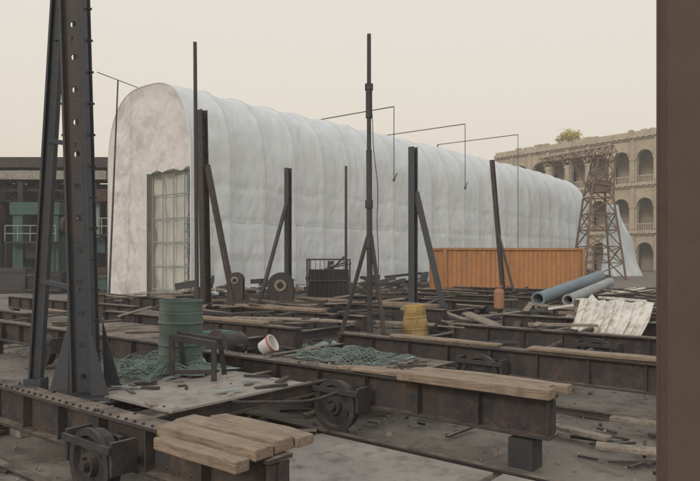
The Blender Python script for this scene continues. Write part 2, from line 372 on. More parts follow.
for v in (6.35,9.3,3.35):
    for i in range(26):
        u=R(-7.6,-3.6) if v<9 else R(-7.5,.4); p=uv(u,v+R(-.1,.1),.715 if v>4 else .675)
        mb.stone(p,R(.008,.03),random.choice((M_conc,M_steel2,M_wood2)))
mb.done(.002)
# broken concrete, bars and off-cuts between the near girders
mb=MB('ground_scrap')
for i in range(260):
    u=R(-8.5,1.0); v=random.choice((R(3.7,6.0),R(6.7,9.0),R(6.7,9.0),R(1.8,3.0)))
    c=uv(u,v); zb=gz(c.x,c.y)+.05; a=R(0,3.14); d=V3((math.cos(a),math.sin(a),R(-.08,.08))); l=R(.08,.6); p=V3((c.x,c.y,zb+R(0,.03)))
    k=random.random()
    if k<.4: mb.bar(p-d*l/2,p+d*l/2,R(.02,.09),R(.01,.035),random.choice((M_wood2,M_steel2,M_steel,M_postb)))
    elif k<.6: mb.cyl(p-d*l/2,p+d*l/2,R(.008,.022),random.choice((M_steel2,M_postb)),n=8)
    else: mb.stone(p,R(.02,.07),random.choice((M_conc,M_ground,M_steel2)))
mb.done(.003)
mb=MB('gravel')
for i in range(5600):
    u=R(-20,3); v=R(2.2,24) if random.random()<.5 else R(2.2,12)
    s=R(.008,.03)*(1 if random.random()<.93 else 2.2); c=uv(u,v); c.z=gz(c.x,c.y)+s*.3
    mb.stone(c,s,random.choice((M_conc,M_ground,M_wood2,M_ground)))
mb.done()
mb=MB('scrap_pipes')
for i in range(26):
    u=R(-14,3); v=R(10,24); a=R(-.5,.5)+random.choice((0,1.57)); l=R(1,3.2); d=UX*math.cos(a)+WX*math.sin(a)
    p=uv(u,v,R(.1,.35)); mb.cyl(p-d*l/2,p+d*l/2+Z*R(0,.3),R(.025,.07),random.choice((M_post,M_blue,M_steel)),n=10)
mb.done()
mb=MB('slack_cable')
for (u,v,l,a) in ((-5.2,7.9,2.4,.4),(-9.5,7.4,3,1.2),(-6.4,4.6,1.6,.2),(-2.2,7.9,2.6,2.9),(-11,13.6,4,.3),(-3,13.8,3.5,.2),(-4.6,5.3,2.5,-.5),(-13,10.6,3,0.9)):
    p=uv(u,v,.0); prev=None; an=a
    for k in range(40):
        an+=R(-.35,.38); p=p+(UX*math.cos(an)+WX*math.sin(an))*l/26
        q=V3((p.x,p.y,max(gz(p.x,p.y),-.05)+.03+(.58 if (-7.6<u<-5.3 and 3.8<v<5.8) else 0)))
        if prev: mb.cyl(prev,q,.016,M_steel2,n=6,cap=False)
        prev=q
mb.done()
mb=MB('concrete_slab')
for (u,v,lu,lv) in ((-4.0,4.9,2.2,1.7),(-1.75,4.9,2.1,1.7),(.5,4.9,2.1,1.7),(-1.2,3.0,3.2,1.7),(2.2,3,3.0,1.8),(-8.9,4.4,1.9,1.6),(-7.2,2.1,2.6,1.2)):
    mb.obox(uv(u,v,-.01+R(-.01,.01)),UX*lu/2,WX*lv/2,Z*.05,M_conc)
mb.done(.01)
# gearbox and rollers standing behind the tall column
mb=MB('winding_machine'); c=uv(-8.6,7.3,0)
mb.obox(c+Z*.32,UX*.55,WX*.32,Z*.06,M_steel2); mb.obox(c+Z*.6-UX*.25,UX*.22,WX*.24,Z*.22,M_teal)
mb.cyl(c+Z*.62+UX*.08-WX*.25,c+Z*.62+UX*.08+WX*.25,.2,M_steel2,n=24); mb.cyl(c+Z*.62+UX*.08-WX*.27,c+Z*.62+UX*.08-WX*.24,.27,M_postb,n=24)
mb.cyl(c+Z*.62-UX*.6,c+Z*.62+UX*.45,.035,M_steel2,n=10)
for s in(-1,1): mb.obox(c+Z*.13+UX*.4*s,UX*.06,WX*.3,Z*.14,M_steel2)
mb.done(.008)
# ---------------------------------------------------------------- tall perforated column (left foreground)
def perforated(mb,p,q,w,m,side,step=.33,r=.034,th=.02):
    p=V3(p);q=V3(q); L_=(q-p).length; d=(q-p).normalized(); side=V3(side); side=(side-d*side.dot(d)).normalized(); nrm=side.cross(d)
    n=int(L_/step); st=L_/n; K=16
    for i in range(n):
        c=p+d*st*(i+.5); inner=[];outer=[]
        for k in range(K):
            a=2*math.pi*(k+.5)/K; ca,sa=math.cos(a),math.sin(a)
            inner.append(c+side*ca*r+d*sa*r)
            f=min((w/2)/max(1e-6,abs(ca)),(st/2)/max(1e-6,abs(sa))); outer.append(c+side*ca*f+d*sa*f)
        for off in(-th/2,th/2):
            vs=[x+nrm*off for x in inner+outer]
            mb.add(vs,[(k,(k+1)%K,K+(k+1)%K,K+k) for k in range(K)],m)
            for sx in(-1,1):
                for sy in(-1,1):
                    cor=c+side*sx*w/2+d*sy*st/2+nrm*off
                    ds=sorted(range(K),key=lambda k:(outer[k]+nrm*off-cor).length)[:2]
                    mb.add([outer[ds[0]]+nrm*off,outer[ds[1]]+nrm*off,cor],[(0,1,2)],m)
        vs=[x-nrm*th/2 for x in inner]+[x+nrm*th/2 for x in inner]
        mb.add(vs,[(k,(k+1)%K,K+(k+1)%K,K+k) for k in range(K)],m)
    for sx in(-1,1):
        mb.obox((p+q)/2+side*sx*(w/2+.012),(q-p)/2,side*.012,nrm*.07,m)
mb=MB('perforated_column')
b0=pt(84,392,7.2); t0=pt(72,-25,7.0)
perforated(mb,b0,t0,.20,M_blue,(1,0.05,0))
mb.bar(b0+V3((0,.22,0)),t0+V3((0,.22,0)),.20,.02,M_blue,up=V3((0,1,0)))
d=(t0-b0)
for k in range(12):
    c=b0+d*(.1+.075*k); mb.cyl(c+V3((-.18,.05,0)),c+V3((.18,.05,0)),.014,M_blue,n=6)
mb.ibeam(pt(36,378,7.5),pt(60,-25,7.15),.14,.10,M_blue,up=V3((1,0,0)))
for f in (.25,.6,.85):
    mb.bar(pt(36,378,7.5).lerp(pt(60,-25,7.15),f),b0.lerp(t0,f),.05,.05,M_blue)
mb.bar(pt(36,378,7.5),pt(36,392,7.5)+V3((0,0,-.08)),.2,.2,M_blue)
def tri(mb,a,b,c,th,m):
    n=(b-a).cross(c-a).normalized()*th/2
    mb.add([a-n,b-n,c-n,a+n,b+n,c+n],[(0,1,2),(5,4,3),(0,3,4,1),(1,4,5,2),(2,5,3,0)],m)
for yo in (-.09,.30):
    tri(mb,pt(94,394,7.2)+V3((0,yo,0)),pt(112,394,7.2)+V3((0,yo,0)),pt(92,322,7.2)+V3((0,yo,0)),.02,M_blue)
    tri(mb,pt(72,394,7.2)+V3((0,yo,0)),pt(52,394,7.2)+V3((0,yo,0)),pt(73,318,7.2)+V3((0,yo,0)),.02,M_blue)
mb.obox(pt(82,396,7.2)+V3((0,.1,-.01)),V3((.38,0,0)),V3((0,.3,0)),V3((0,0,.015)),M_blue)
mb.done(.004)
# ---------------------------------------------------------------- other posts
def post(base,top,w,m=M_post,braces=(),name='steel_post',d=None):
    mb=MB(name); base=V3(base); top=V3(top)
    if w>=.13:
        mb.ibeam(base,top,d or w,w,m,tf=.02,tw=.015,up=V3((.6,.8,0)))
        mb.obox(base+Z*.02,V3((w*.9,0,0)),V3((0,w*.9,0)),Z*.02,m)
        ax=top-base
        for k in range(int(ax.length/.5)):
            c=base+ax.normalized()*(.3+.5*k); mb.obox(c,V3((w*.42,0,0)),V3((0,w*.42,0)),Z*.008,m)
    else:
        mb.cyl(base,top,w/2,m,r2=w*.42,n=10); mb.cyl(base,base+Z*.5,w*.75,m,n=10)
    for (a,b,bw) in braces: mb.bar(a,b,bw,bw,m); mb.obox(V3(b),V3((.14,0,0)),V3((0,.12,0)),Z*.02,m)
    mb.done()
post(pt(206,304,18.9),pt(202,110,18.9),.22,M_postb,braces=((pt(207,165,18.8),pt(234,304,18.2),.13),))
post(pt(197,305,18.4),pt(195,42,18.4),.12,M_postb)
post(pt(288,302,21),pt(288,168,21),.17,M_post,braces=((pt(286,205,20.9),pt(256,316,19.3),.09),))
post(pt(346,300,24.2),pt(346,166,24.2),.11,M_post)
post(pt(413,304,20),pt(413,147,20),.21,M_blue,braces=((pt(416,192,20),pt(443,306,19.6),.15),))
post(pt(503,292,25.6),pt(492,160,25.6),.15,M_postb,braces=((pt(499,235,25.5),pt(516,300,24),.07),),d=.15)
mb=MB('steel_mast')
mb.cyl(pt(370,333,12.2),pt(369,150,12.2),.055,M_post,n=12); mb.cyl(pt(369,150,12.2),pt(369,34,12.2),.042,M_post,r2=.038,n=12)
mb.cyl(pt(369,118,12.2),pt(369,88,12.2),.062,M_post,n=12); mb.cyl(pt(369,84,12.2),pt(369,90,12.2),.078,M_post,n=12)
for z_ in (200,240): mb.cyl(pt(369,z_,12.2),pt(369,z_+8,12.2),.075,M_post,n=12)
mb.bar(pt(368,236,12.2),pt(340,338,12.0),.06,.06,M_postb); mb.bar(pt(371,236,12.2),pt(384,333,11.6),.06,.06,M_postb)
mb.bar(pt(368,236,12.2),pt(372,330,13.6),.06,.06,M_postb)
mb.bar(pt(350,304,12.06),pt(380,303,11.8),.04,.04,M_postb)
mb.obox(pt(370,334,12.2),V3((.18,0,0)),V3((0,.18,0)),Z*.02,M_post)
# slack rope hanging down the mast
prev=None
for k in range(40):
    f=k/39; q=pt(369,92,12.2).lerp(pt(375,325,12.0),f)+V3((.10*math.sin(f*3.1)+.015*math.sin(f*19),-.06,0))
    if prev: mb.cyl(prev,q,.008,M_postb,n=5,cap=False)
    prev=q
mb.done()
def winch(c,w,h,m):
    mb=MB('winch_bracket'); n=14
    for yo in(-.18,.18):
        pr=[(-w/2,0),(w/2,0)]+[(w/2*math.cos(math.pi*i/n),h-w/2+w/2*math.sin(math.pi*i/n)) for i in range(n+1)]
        A=[c+V3((x,yo-.015,z)) for x,z in pr]; B=[c+V3((x,yo+.015,z)) for x,z in pr]; k=len(pr)
        mb.add(A+B,[tuple(range(k)),tuple(range(2*k-1,k-1,-1))]+[(i,(i+1)%k,k+(i+1)%k,k+i) for i in range(k)],m)
    mb.cyl(c+V3((0,-.24,h-w/2)),c+V3((0,.24,h-w/2)),w*.24,M_wood2,n=20)
    mb.cyl(c+V3((0,-.26,h-w/2)),c+V3((0,-.23,h-w/2)),w*.13,M_dark,n=14)
    mb.obox(c+Z*.03,V3((w*.7,0,0)),V3((0,.25,0)),Z*.03,m)
    mb.done(.005)
winch(pt(236,303,18.4),.42,.85,M_postb); winch(pt(281,305,20),.75,.98,M_postb)
mb=MB('steel_cage_bin'); c=pt(329,301,23.5); w_,h_,dd=.74,1.5,.6
for sx in(-1,1):
    for sy in(-1,1): mb.bar(c+V3((sx*w_,sy*dd,0)),c+V3((sx*w_,sy*dd,h_)),.06,.06,M_post)
for z in(.05,.75,1.48):
    for s_ in(-1,1):
        mb.bar(c+V3((-w_,s_*dd,z)),c+V3((w_,s_*dd,z)),.05,.05,M_post); mb.bar(c+V3((s_*w_,-dd,z)),c+V3((s_*w_,dd,z)),.05,.05,M_post)
mb.obox(c+V3((0,0,.6)),V3((w_-.04,0,0)),V3((0,dd-.04,0)),Z*.52,M_dark)
for k in range(9):
    x=-w_+.16*(k+.8); mb.bar(c+V3((x,-dd,.05)),c+V3((x,-dd,h_-.05)),.02,.02,M_post)
for k in range(7): mb.bar(c+V3((R(-.6,.2),R(-.4,.4),1.1)),c+V3((R(-.1,.8),R(-.4,.4),R(1.25,1.6))),.1,.04,random.choice((M_post,M_cream,M_steel)))
mb.done()
# ---------------------------------------------------------------- drums
def drum(base,axis,m,name='oil_drum',dent=0,lid=True):
    mb=MB(name); r=.285;h=.88
    pr=[(0,.02),(r-.02,.02),(r-.015,0),(r,0),(r,.02)]
    for k in range(3,60):
        z=h*k/62; rr=r-.004
        for zc in (h/3,2*h/3): rr+=.014*math.exp(-((z-zc)/.014)**2)
        for zc in (.12,.17,.71,.76): rr+=.004*math.exp(-((z-zc)/.01)**2)
        pr.append((rr,z))
    pr+=[(r,h-.015),(r+.004,h-.004),(r-.006,h),(r-.014,h-.004),(r-.016,h-.025)]
    pr+=[(0,h-.025)] if lid else [(r-.02,.05),(0,.04)]
    mb.lathe(base,axis,pr,m,n=40)
    if lid:
        a=V3(axis).normalized(); mb.cyl(V3(base)+a*(h-.03)+V3((.17,0,0)),V3(base)+a*(h-.005)+V3((.17,0,0)),.035,m,n=12)
    if dent:
        mb.v=[tuple(V3(p)+V3((noise.noise(V3(p)*4),noise.noise(V3(p)*4+V3((5,5,5))),0))*dent) for p in mb.v]
    mb.done()
drum(pt(180,366,8.8),(0.02,0,1),M_green,dent=.03,lid=False)
yb=pt(416,341,16.4); drum(V3((yb.x,yb.y,0.0)),(-.06,0,1),M_yel,dent=.04)
mb=MB('steel_trestle')
for x,yy in ((172,8.0),(214,7.9)):
    p=pt(x,395,yy); q=pt(x,334 if x<200 else 342,yy); mb.bar(p,q,.06,.06,M_steel2); mb.bar(p+V3((.05,.5,0)),q+V3((0,.35,0)),.05,.05,M_steel2)
    mb.bar(p-V3((.12,0,0)),p+V3((.12,0,0)),.06,.04,M_steel2)
mb.bar(pt(172,337,8.0),pt(214,344,7.9),.06,.07,M_steel2); mb.bar(pt(172,372,8.0),pt(214,372,7.9),.04,.05,M_steel2)
mb.bar(pt(172,337,8.0)+V3((0,.35,0)),pt(214,344,7.9)+V3((0,.35,0)),.06,.06,M_steel2)
mb.done(.004)
mb=MB('plastic_bucket'); c=pt(262,349,9.9)
mb.lathe(c,V3((.75,-.25,.45)),[(0,0),(.10,0),(.105,.01),(.125,.20),(.135,.205),(.135,.215),(.12,.215),(.095,.02),(0,.02)],M_white,n=28)
mb.lathe(c,V3((.75,-.25,.45)),[(.132,.17),(.137,.17),(.14,.195),(.13,.20)],M_redp,n=28)
mb.done()
def net(name,u0,u1,v0,v1,z,m,amp=.12,wire=.012,nu=46,nv=22):
    mb=MB(name); vs=[];fs=[]
    for i in range(nu+1):
        for j in range(nv+1):
            a=i/nu;b=j/nv; e=min(1,min(a,1-a,b,1-b)*6)
            u=u0+(u1-u0)*a; v=v0+(v1-v0)*b
            vs.append(uv(u+noise.noise(V3((u*2,v*2,1)))*.35,v+noise.noise(V3((u*2,v*2,7)))*.3,z+.02+(abs(noise.noise(V3((u*2.6,v*2.6,0))))*2+.4*abs(noise.noise(V3((u*8,v*8,0)))))*amp*e))
    for i in range(nu):
        for j in range(nv): a=i*(nv+1)+j; fs.append((a,a+1,a+nv+2,a+nv+1))
    mb.add(vs,fs,m,True); o=mb.done()
    if wire:
        w=o.modifiers.new('w','WIREFRAME'); w.thickness=wire
net('fishing_net',-7.3,-5.5,7.2,8.5,.53,M_net,amp=.14)
net('plastic_tarp',-8.1,-6.6,4.9,5.8,.61,M_tarp,amp=.10,wire=0)
net('fishing_net',-8.3,-6.6,4.4,5.7,.64,M_net,amp=.12)
net('plastic_tarp',-9.6,-8.2,9.6,10.8,.1,M_tarp,amp=.2,wire=0)
net('plastic_tarp',-1.0,0.3,12.9,14.0,.25,M_tarp,amp=.2,wire=0)
# ---------------------------------------------------------------- container
def container():
    mb=MB('shipping_container'); a=V3((5.15,35.8,.04)); b=V3((13.2,37.4,.04)); d=(b-a).normalized(); L_=(b-a).length
    nrm=V3((d.y,-d.x,0)); hh=2.5; dep=2.4
    def corr(p0,dd,Ln,nn,z0,z1):
        pr=[]; x=.1
        while x<Ln-.3:
            pr+=[(x,0),(x+.07,-.045),(x+.14,-.045),(x+.21,0)]; x+=.28
        pr.append((Ln-.1,0)); pr=[(0.05,0)]+pr
        vs=[];fs=[]
        for (x,o) in pr: vs+= [p0+dd*x+nn*o+Z*z0,p0+dd*x+nn*o+Z*z1]
        for i in range(len(pr)-1): fs.append((2*i,2*i+2,2*i+3,2*i+1))
        mb.add(vs,fs,M_orange)
    corr(a-nrm*.03,d,L_,nrm,.12,hh-.1); corr(b-nrm*dep+nrm*.03,-d,L_,-nrm,.12,hh-.1)
    corr(a-nrm*dep+d*.03,nrm,dep,-d,.12,hh-.1); corr(b-d*.03,-nrm,dep,d,.12,hh-.1)
    for p in (a,b,a-nrm*dep,b-nrm*dep): mb.obox(p+Z*hh/2,d*.08,nrm*.08,Z*hh/2,M_orange)
    mb.obox(a.lerp(b,.4)+Z*(hh/2),d*.07,nrm*.03,Z*(hh/2-.1),M_orange)
    for z in(.07,hh-.05):
        mb.bar(a+Z*z+d*.08,b+Z*z-d*.08,.10,.12,M_orange); mb.bar(a-nrm*dep+Z*z+d*.08,b-nrm*dep+Z*z-d*.08,.10,.12,M_orange)
        mb.bar(a+Z*z-nrm*.08,a-nrm*(dep-.08)+Z*z,.1,.12,M_orange); mb.bar(b+Z*z-nrm*.08,b-nrm*(dep-.08)+Z*z,.1,.12,M_orange)
    mb.obox((a+b)/2-nrm*dep/2+Z*(hh-.04),d*(L_/2-.1),nrm*(dep/2-.05),Z*.02,M_orange)
    mb.done()
container()
mb=MB('gas_cylinder'); c=pt(499,309,19.5)
mb.lathe(c,Z,[(0,0),(.12,0),(.15,.03),(.15,.5),(.12,.58),(.05,.61),(.05,.64),(.09,.64),(.09,.70),(0,.70)],mat('orange_bottle',(.34,.17,.10),(.40,.20,.12)),n=24); mb.done()
# ---------------------------------------------------------------- right debris
def pipe(p,q,r,m):
    mb=MB('steel_pipe'); ax=(q-p).normalized(); L_=(q-p).length
    mb.lathe(p,ax,[(r*.82,.4),(r*.82,0),(r,0),(r*1.0,.02),(r,L_),(r*.82,L_)],m,n=28)
    mb.lathe(p,ax,[(r*1.02,.0),(r*1.12,.0),(r*1.12,.06),(r*1.02,.06)],m,n=28); mb.done()
pipe(pt(538,299,19.5),pt(600,276,24),.19,M_pblue)
pipe(pt(568,300,17.5),pt(610,282,21.5),.14,M_pgrey)
mb=MB('corrugated_trough')
a=pt(566,338,13.6); tops=pt(580,300,14.2); bt=pt(654,303,13.0); bb=pt(640,338,12.4)
n=64; vs=[]
for i in range(n+1):
    f=i/n; wv=math.sin(f*n*math.pi/4); dn_=noise.noise(V3((f*4,0,0)))*.12
    top=tops.lerp(bt,f)+V3((0,.07*wv,.08*noise.noise(V3((f*6,0,0))))); bot=a.lerp(bb,f)+V3((0,.07*wv+dn_,0))
    back=top+V3((.15,.75,-.05)); bk2=back+V3((0,.1,-.6)); mid=top.lerp(bot,.5)+V3((0,-.10+dn_,0))
    vs+= [bot,mid,top,top+V3((0,.06,0)),back,bk2]
mb.add(vs,[(6*i+k,6*i+6+k,6*i+7+k,6*i+k+1) for i in range(n) for k in range(5)],M_cream,True)
mb.done()
mb=MB('crumpled_sheet'); vs=[];fs=[];n=40
c0=pt(592,300,16.2); c0.z=0.1
for i in range(n+1):
    for j in range(n+1):
        a_=i/n-.5;b_=j/n-.5; rr=math.hypot(a_,b_)*2
        vs.append(c0+V3((a_*2.0,b_*1.4,.08+max(0,1-rr)*.85+rid(V3((a_*6,b_*6,2)))*.14)))
for i in range(n):
    for j in range(n): k=i*(n+1)+j; fs.append((k,k+1,k+n+2,k+n+1))
mb.add(vs,fs,M_cream,True); mb.done()
mb=MB('scrap_heap')
for i in range(250):
    c=pt(R(570,700),0,R(14.5,28)); hgt=R(.08,.95)
    a=R(-.5,.35); d=V3((math.cos(a),math.sin(a)*.8,R(-.16,.2))).normalized(); l=R(.5,2.6)
    p=V3((c.x,c.y,hgt)); mb.bar(p-d*l/2,p+d*l/2,R(.05,.22),R(.02,.07),random.choice((M_wood2,M_wood,M_steel,M_steel2,M_cream,M_postb,M_steel2)))
for i in range(220):
    c=pt(R(560,700),0,R(14,32)); s=R(.06,.3); mb.stone(V3((c.x,c.y,s*.4+R(0,.4))),s,random.choice((M_conc,M_wood2,M_postb,M_steel)))
mb.done(.006)
mb=MB('scrap_heap')
for i in range(110):
    c=V3((R(1.5,8.5),R(15.5,22),R(.05,.5))); a=R(0,3.1); d=V3((math.cos(a),math.sin(a),R(-.3,.3))).normalized(); l=R(.3,1.3)
    mb.bar(c-d*l/2,c+d*l/2,R(.05,.3),R(.02,.08),random.choice((M_wood2,M_wood,M_steel,M_postb,M_steel2,M_steel2)))
mb.bar(pt(466,313,17),pt(500,327,16.4),.45,.05,M_wood2); mb.bar(pt(476,318,17.3),pt(520,312,17.6),.3,.05,M_steel)
mb.done(.006)
mb=MB('stacked_scrap')
for i in range(240):
    t=R(-3,44); c=A0+TD*t-TN*R(.6,4.5)+Z*R(.1,1.0 if random.random()<.3 else .4)
    a=R(0,3.1); d=V3((math.cos(a),math.sin(a),R(-.25,.25))).normalized(); l=R(.4,2.6)
    mb.bar(c-d*l/2,c+d*l/2,R(.1,.5),R(.05,.3),random.choice((M_steel,M_steel2,M_postb,M_wood2,M_dark,M_post,M_blue)))
mb.done(.01)
# ---------------------------------------------------------------- lattice crane near the far end
def lattice(mb,p,q,w0,w1,m,n,r=.05):
    p=V3(p);q=V3(q); d=(q-p).normalized(); a=d.orthogonal().normalized()
    if abs(d.z)>.7: a=V3((1,0,0)); a=(a-d*a.dot(d)).normalized()
    b=d.cross(a)
    def cor(f,k):
        w=w0+(w1-w0)*f; sx,sy=((-1,-1),(1,-1),(1,1),(-1,1))[k%4]
        return p.lerp(q,f)+a*sx*w/2+b*sy*w/2
    for k in range(4): mb.bar(cor(0,k),cor(1,k),r*1.7,r*1.7,m)
    for i in range(n):
        f0=i/n; f1=(i+1)/n
        for k in range(4):
            mb.bar(cor(f0,k),cor(f1,k+1),r,r,m)
            if i%2: mb.bar(cor(f0,k+1),cor(f1,k),r,r,m)
            mb.bar(cor(f1,k),cor(f1,k+1),r,r,m)
mb=MB('lattice_crane')
base=V3(((598-350)/F*60,60,0))
lattice(mb,base,base+Z*7.4,3.6,2.0,M_lat,5,.085)
lattice(mb,base+Z*7.4,base+Z*10.8+V3((.5,0,0)),2.0,1.5,M_lat,3,.08)
lattice(mb,pt(540,163,60),pt(614,153,60),.5,1.0,M_lat,11,.055)
mb.bar(base+Z*10.6,pt(542,163,60),.05,.05,M_lat); mb.bar(base+Z*6.6,pt(572,160,60),.1,.1,M_lat)
mb.obox(base+Z*8.4+V3((.2,0,0)),V3((.7,0,0)),V3((0,.7,0)),Z*.55,M_lat)
mb.done()
# ---------------------------------------------------------------- arcaded building
def arcade():
    root=bpy.data.objects.new('arcaded_building',None); scene.collection.objects.link(root)
    O=V3((41.9,90,0)); D=V3((-.61,.79,0)).normalized(); I=V3((D.y,-D.x,0))
    if I.dot(V3((1,1,0)))<0: I=-I
    mb=MB('facade'); s0=-17.5; B=3.5; nb=13; hwid=1.2; th=.7
    floors=[(-.2,5.5,4.0),(5.5,12.2,10.2),(12.2,18.9,16.9)]
    def P(s,z,i=0): return O+D*s+I*i+Z*z
    for (z0,z1,zt) in floors:
        for b in range(nb):
            c=s0+B*(b+.5)
            for (a0,a1) in ((c-B/2,c-hwid),(c+hwid,c+B/2)):
                mb.add([P(a0,z0),P(a1,z0),P(a1,z1),P(a0,z1)],[(0,1,2,3)],M_stone)
            zs=zt-hwid; K=14
            arc=[(c-hwid*math.cos(math.pi*k/K),zs+hwid*math.sin(math.pi*k/K)) for k in range(K+1)]
            for (x0,y0),(x1,y1) in zip(arc[:-1],arc[1:]):
                mb.add([P(x0,y0),P(x1,y1),P(x1,z1),P(x0,z1)],[(0,1,2,3)],M_stone)
                mb.add([P(x0,y0),P(x1,y1),P(x1,y1,th),P(x0,y0,th)],[(0,1,2,3)],M_stone)
                e=1.13
                f=lambda x,y:(c+(x-c)*e,zs+(y-zs)*e)
                X0,Y0=f(x0,y0);X1,Y1=f(x1,y1)
                mb.add([P(x0,y0,-.12),P(x1,y1,-.12),P(X1,Y1,-.12),P(X0,Y0,-.12),P(x0,y0,0),P(x1,y1,0),P(X1,Y1,0),P(X0,Y0,0)],[(0,1,2,3),(0,1,5,4),(3,2,6,7)],M_stone)
            for x in(c-hwid,c+hwid):
                mb.add([P(x,z0),P(x,zs),P(x,zs,th),P(x,z0,th)],[(0,1,2,3)],M_stone)
            x=c-B/2
            mb.obox(P(x,(z0+z1)/2,-.1),D*.32,I*.1,Z*((z1-z0)/2-.35),M_stone)
            mb.obox(P(x,zs,-.13),D*.5,I*.13,Z*.14,M_stone)
            if z0>0:
                mb.obox(P(c,z0+1.1,.3),D*(hwid-.01),I*.12,Z*.08,M_stone)
                for k in range(7): mb.cyl(P(c-hwid+.34*(k+.5),z0+.1,.3),P(c-hwid+.34*(k+.5),z0+1.02,.3),.08,M_stone,n=6)
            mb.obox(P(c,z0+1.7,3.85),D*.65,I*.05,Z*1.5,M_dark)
        ln=B*nb/2; sc=s0+ln
        mb.obox(P(sc,z1-.05,-.25),D*ln,I*.24,Z*.22,M_stone)
        mb.obox(P(sc,z1-.45,-.12),D*ln,I*.115,Z*.08,M_stone)
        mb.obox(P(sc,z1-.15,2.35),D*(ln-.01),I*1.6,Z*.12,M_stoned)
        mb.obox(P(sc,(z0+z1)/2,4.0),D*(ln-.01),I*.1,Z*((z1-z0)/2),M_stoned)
        for k in range(int(B*nb/.875)):
            mb.obox(P(s0+.4+k*.875,z1-.33,-.3),D*.14,I*.18,Z*.07,M_stoned)
    z=18.9; ln=B*nb/2; sc=s0+ln
    mb.obox(P(sc,z+.42,.2),D*ln,I*.25,Z*.25,M_stone)
    for b in range(nb*2):
        if random.random()<.75: mb.obox(P(s0+B*b/2+R(.2,.8),z+.75+R(-.1,.1),.18),D*R(.3,.8),I*.22,Z*R(.08,.22),M_stone)
    o=mb.done(); o.parent=root
    mb=MB('side_and_back_walls'); e=s0+B*nb
    mb.obox(P(e+.15,9.3,8),D*.15,I*8,Z*9.6,M_stone); mb.obox(P(s0-.15,9.3,8),D*.15,I*8,Z*9.6,M_stone); mb.obox(P(sc,9.3,16.2),D*ln,I*.2,Z*9.6,M_stone)
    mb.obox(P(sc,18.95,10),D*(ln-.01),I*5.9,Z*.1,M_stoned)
    for k in range(3):
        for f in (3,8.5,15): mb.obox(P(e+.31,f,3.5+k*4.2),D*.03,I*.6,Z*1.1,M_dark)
    o=mb.done(); o.parent=root
arcade()
# ---------------------------------------------------------------- trees
def tree(name,base,h,cr,leafm,crz,nleaf=2600,ls=.22):
    mb=MB(name); base=V3(base); top=base+Z*(h-cr)
    mb.cyl(base,top,.34,M_bark,r2=.16,n=10); blobs=[]
    for i in range(16):
        a=R(0,6.28); e=R(-.2,1.2); q=top+V3((math.cos(a)*cr*R(.4,.9)*math.cos(e),math.sin(a)*cr*R(.4,.9)*math.cos(e),crz*math.sin(e)*R(.5,.95)))
        mb.cyl(top-Z*R(0,2.5),q,.09,M_bark,r2=.02,n=6); blobs.append((q,R(.25,.5)*cr))
    for i in range(nleaf):
        q,rr=random.choice(blobs); c=q+V3((random.gauss(0,.5),random.gauss(0,.5),random.gauss(0,.42)))*rr; a=V3((R(-1,1),R(-1,1),R(-1,1))).normalized(); b=a.orthogonal().normalized()
        s=ls*R(.6,1.4); mb.add([c-a*s,c-b*s*.6,c+a*s,c+b*s*.6],[(0,1,2,3)],leafm)
    mb.done()
tree('autumn_tree',(43.0,128,0),27.0,2.8,M_leaf,2.4,nleaf=1700)
mb=MB('distant_trees')
for i in range(30):
    x=R(-150,-40); y=R(115,150); hh=R(4,9)
    mb.cyl((x,y,0),(x,y,hh*.6),.25,M_bark,r2=.12,n=6)
    for k in range(240):
        v=V3((random.gauss(0,2.2),random.gauss(0,2.2),random.gauss(0,1.6)))+V3((x,y,hh*.8)); a=V3((R(-1,1),R(-1,1),R(-1,1))).normalized(); b=a.orthogonal()
        mb.add([v-a*.5,v-b*.35,v+a*.5,v+b*.35],[(0,1,2,3)],M_leafg)
mb.done()
# ---------------------------------------------------------------- open shed on the left, with machinery
def shed():
    root=bpy.data.objects.new('open_shed',None); scene.collection.objects.link(root)
    mb=MB('roof'); z=8.2
    mb.obox(V3((-31,50,z+.3)),V3((14.5,0,0)),V3((0,5,0)),Z*.35,M_postb)
    mb.obox(V3((-31,44.9,z-.6)),V3((14.4,0,0)),V3((0,.15,0)),Z*.3,M_conc)
    for k in range(9): mb.ibeam(V3((-45+k*3.4,45.1,z-.35)),V3((-45+k*3.4,54.9,z-.35)),.5,.2,M_steel2)
    o=mb.done(); o.parent=root
    mb=MB('columns')
    for k in range(7):
        for y in(45.2,54.5): mb.ibeam(V3((-45+k*4.5,y,0)),V3((-45+k*4.5,y,z-.2)),.35,.35,M_steel2,up=V3((0,1,0)))
    lattice(mb,V3((-45,46,z-1.6)),V3((-17.5,46,z-1.6)),.9,.9,M_steel2,20,.07)
    o=mb.done(); o.parent=root
    mb=MB('back_wall')
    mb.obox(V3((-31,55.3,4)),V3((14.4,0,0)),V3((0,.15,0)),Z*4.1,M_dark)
    for k in range(34): mb.obox(V3((-45+k*.85,55.12,4)),V3((.05,0,0)),V3((0,.04,0)),Z*4.0,M_steel2)
    o=mb.done(); o.parent=root
shed()
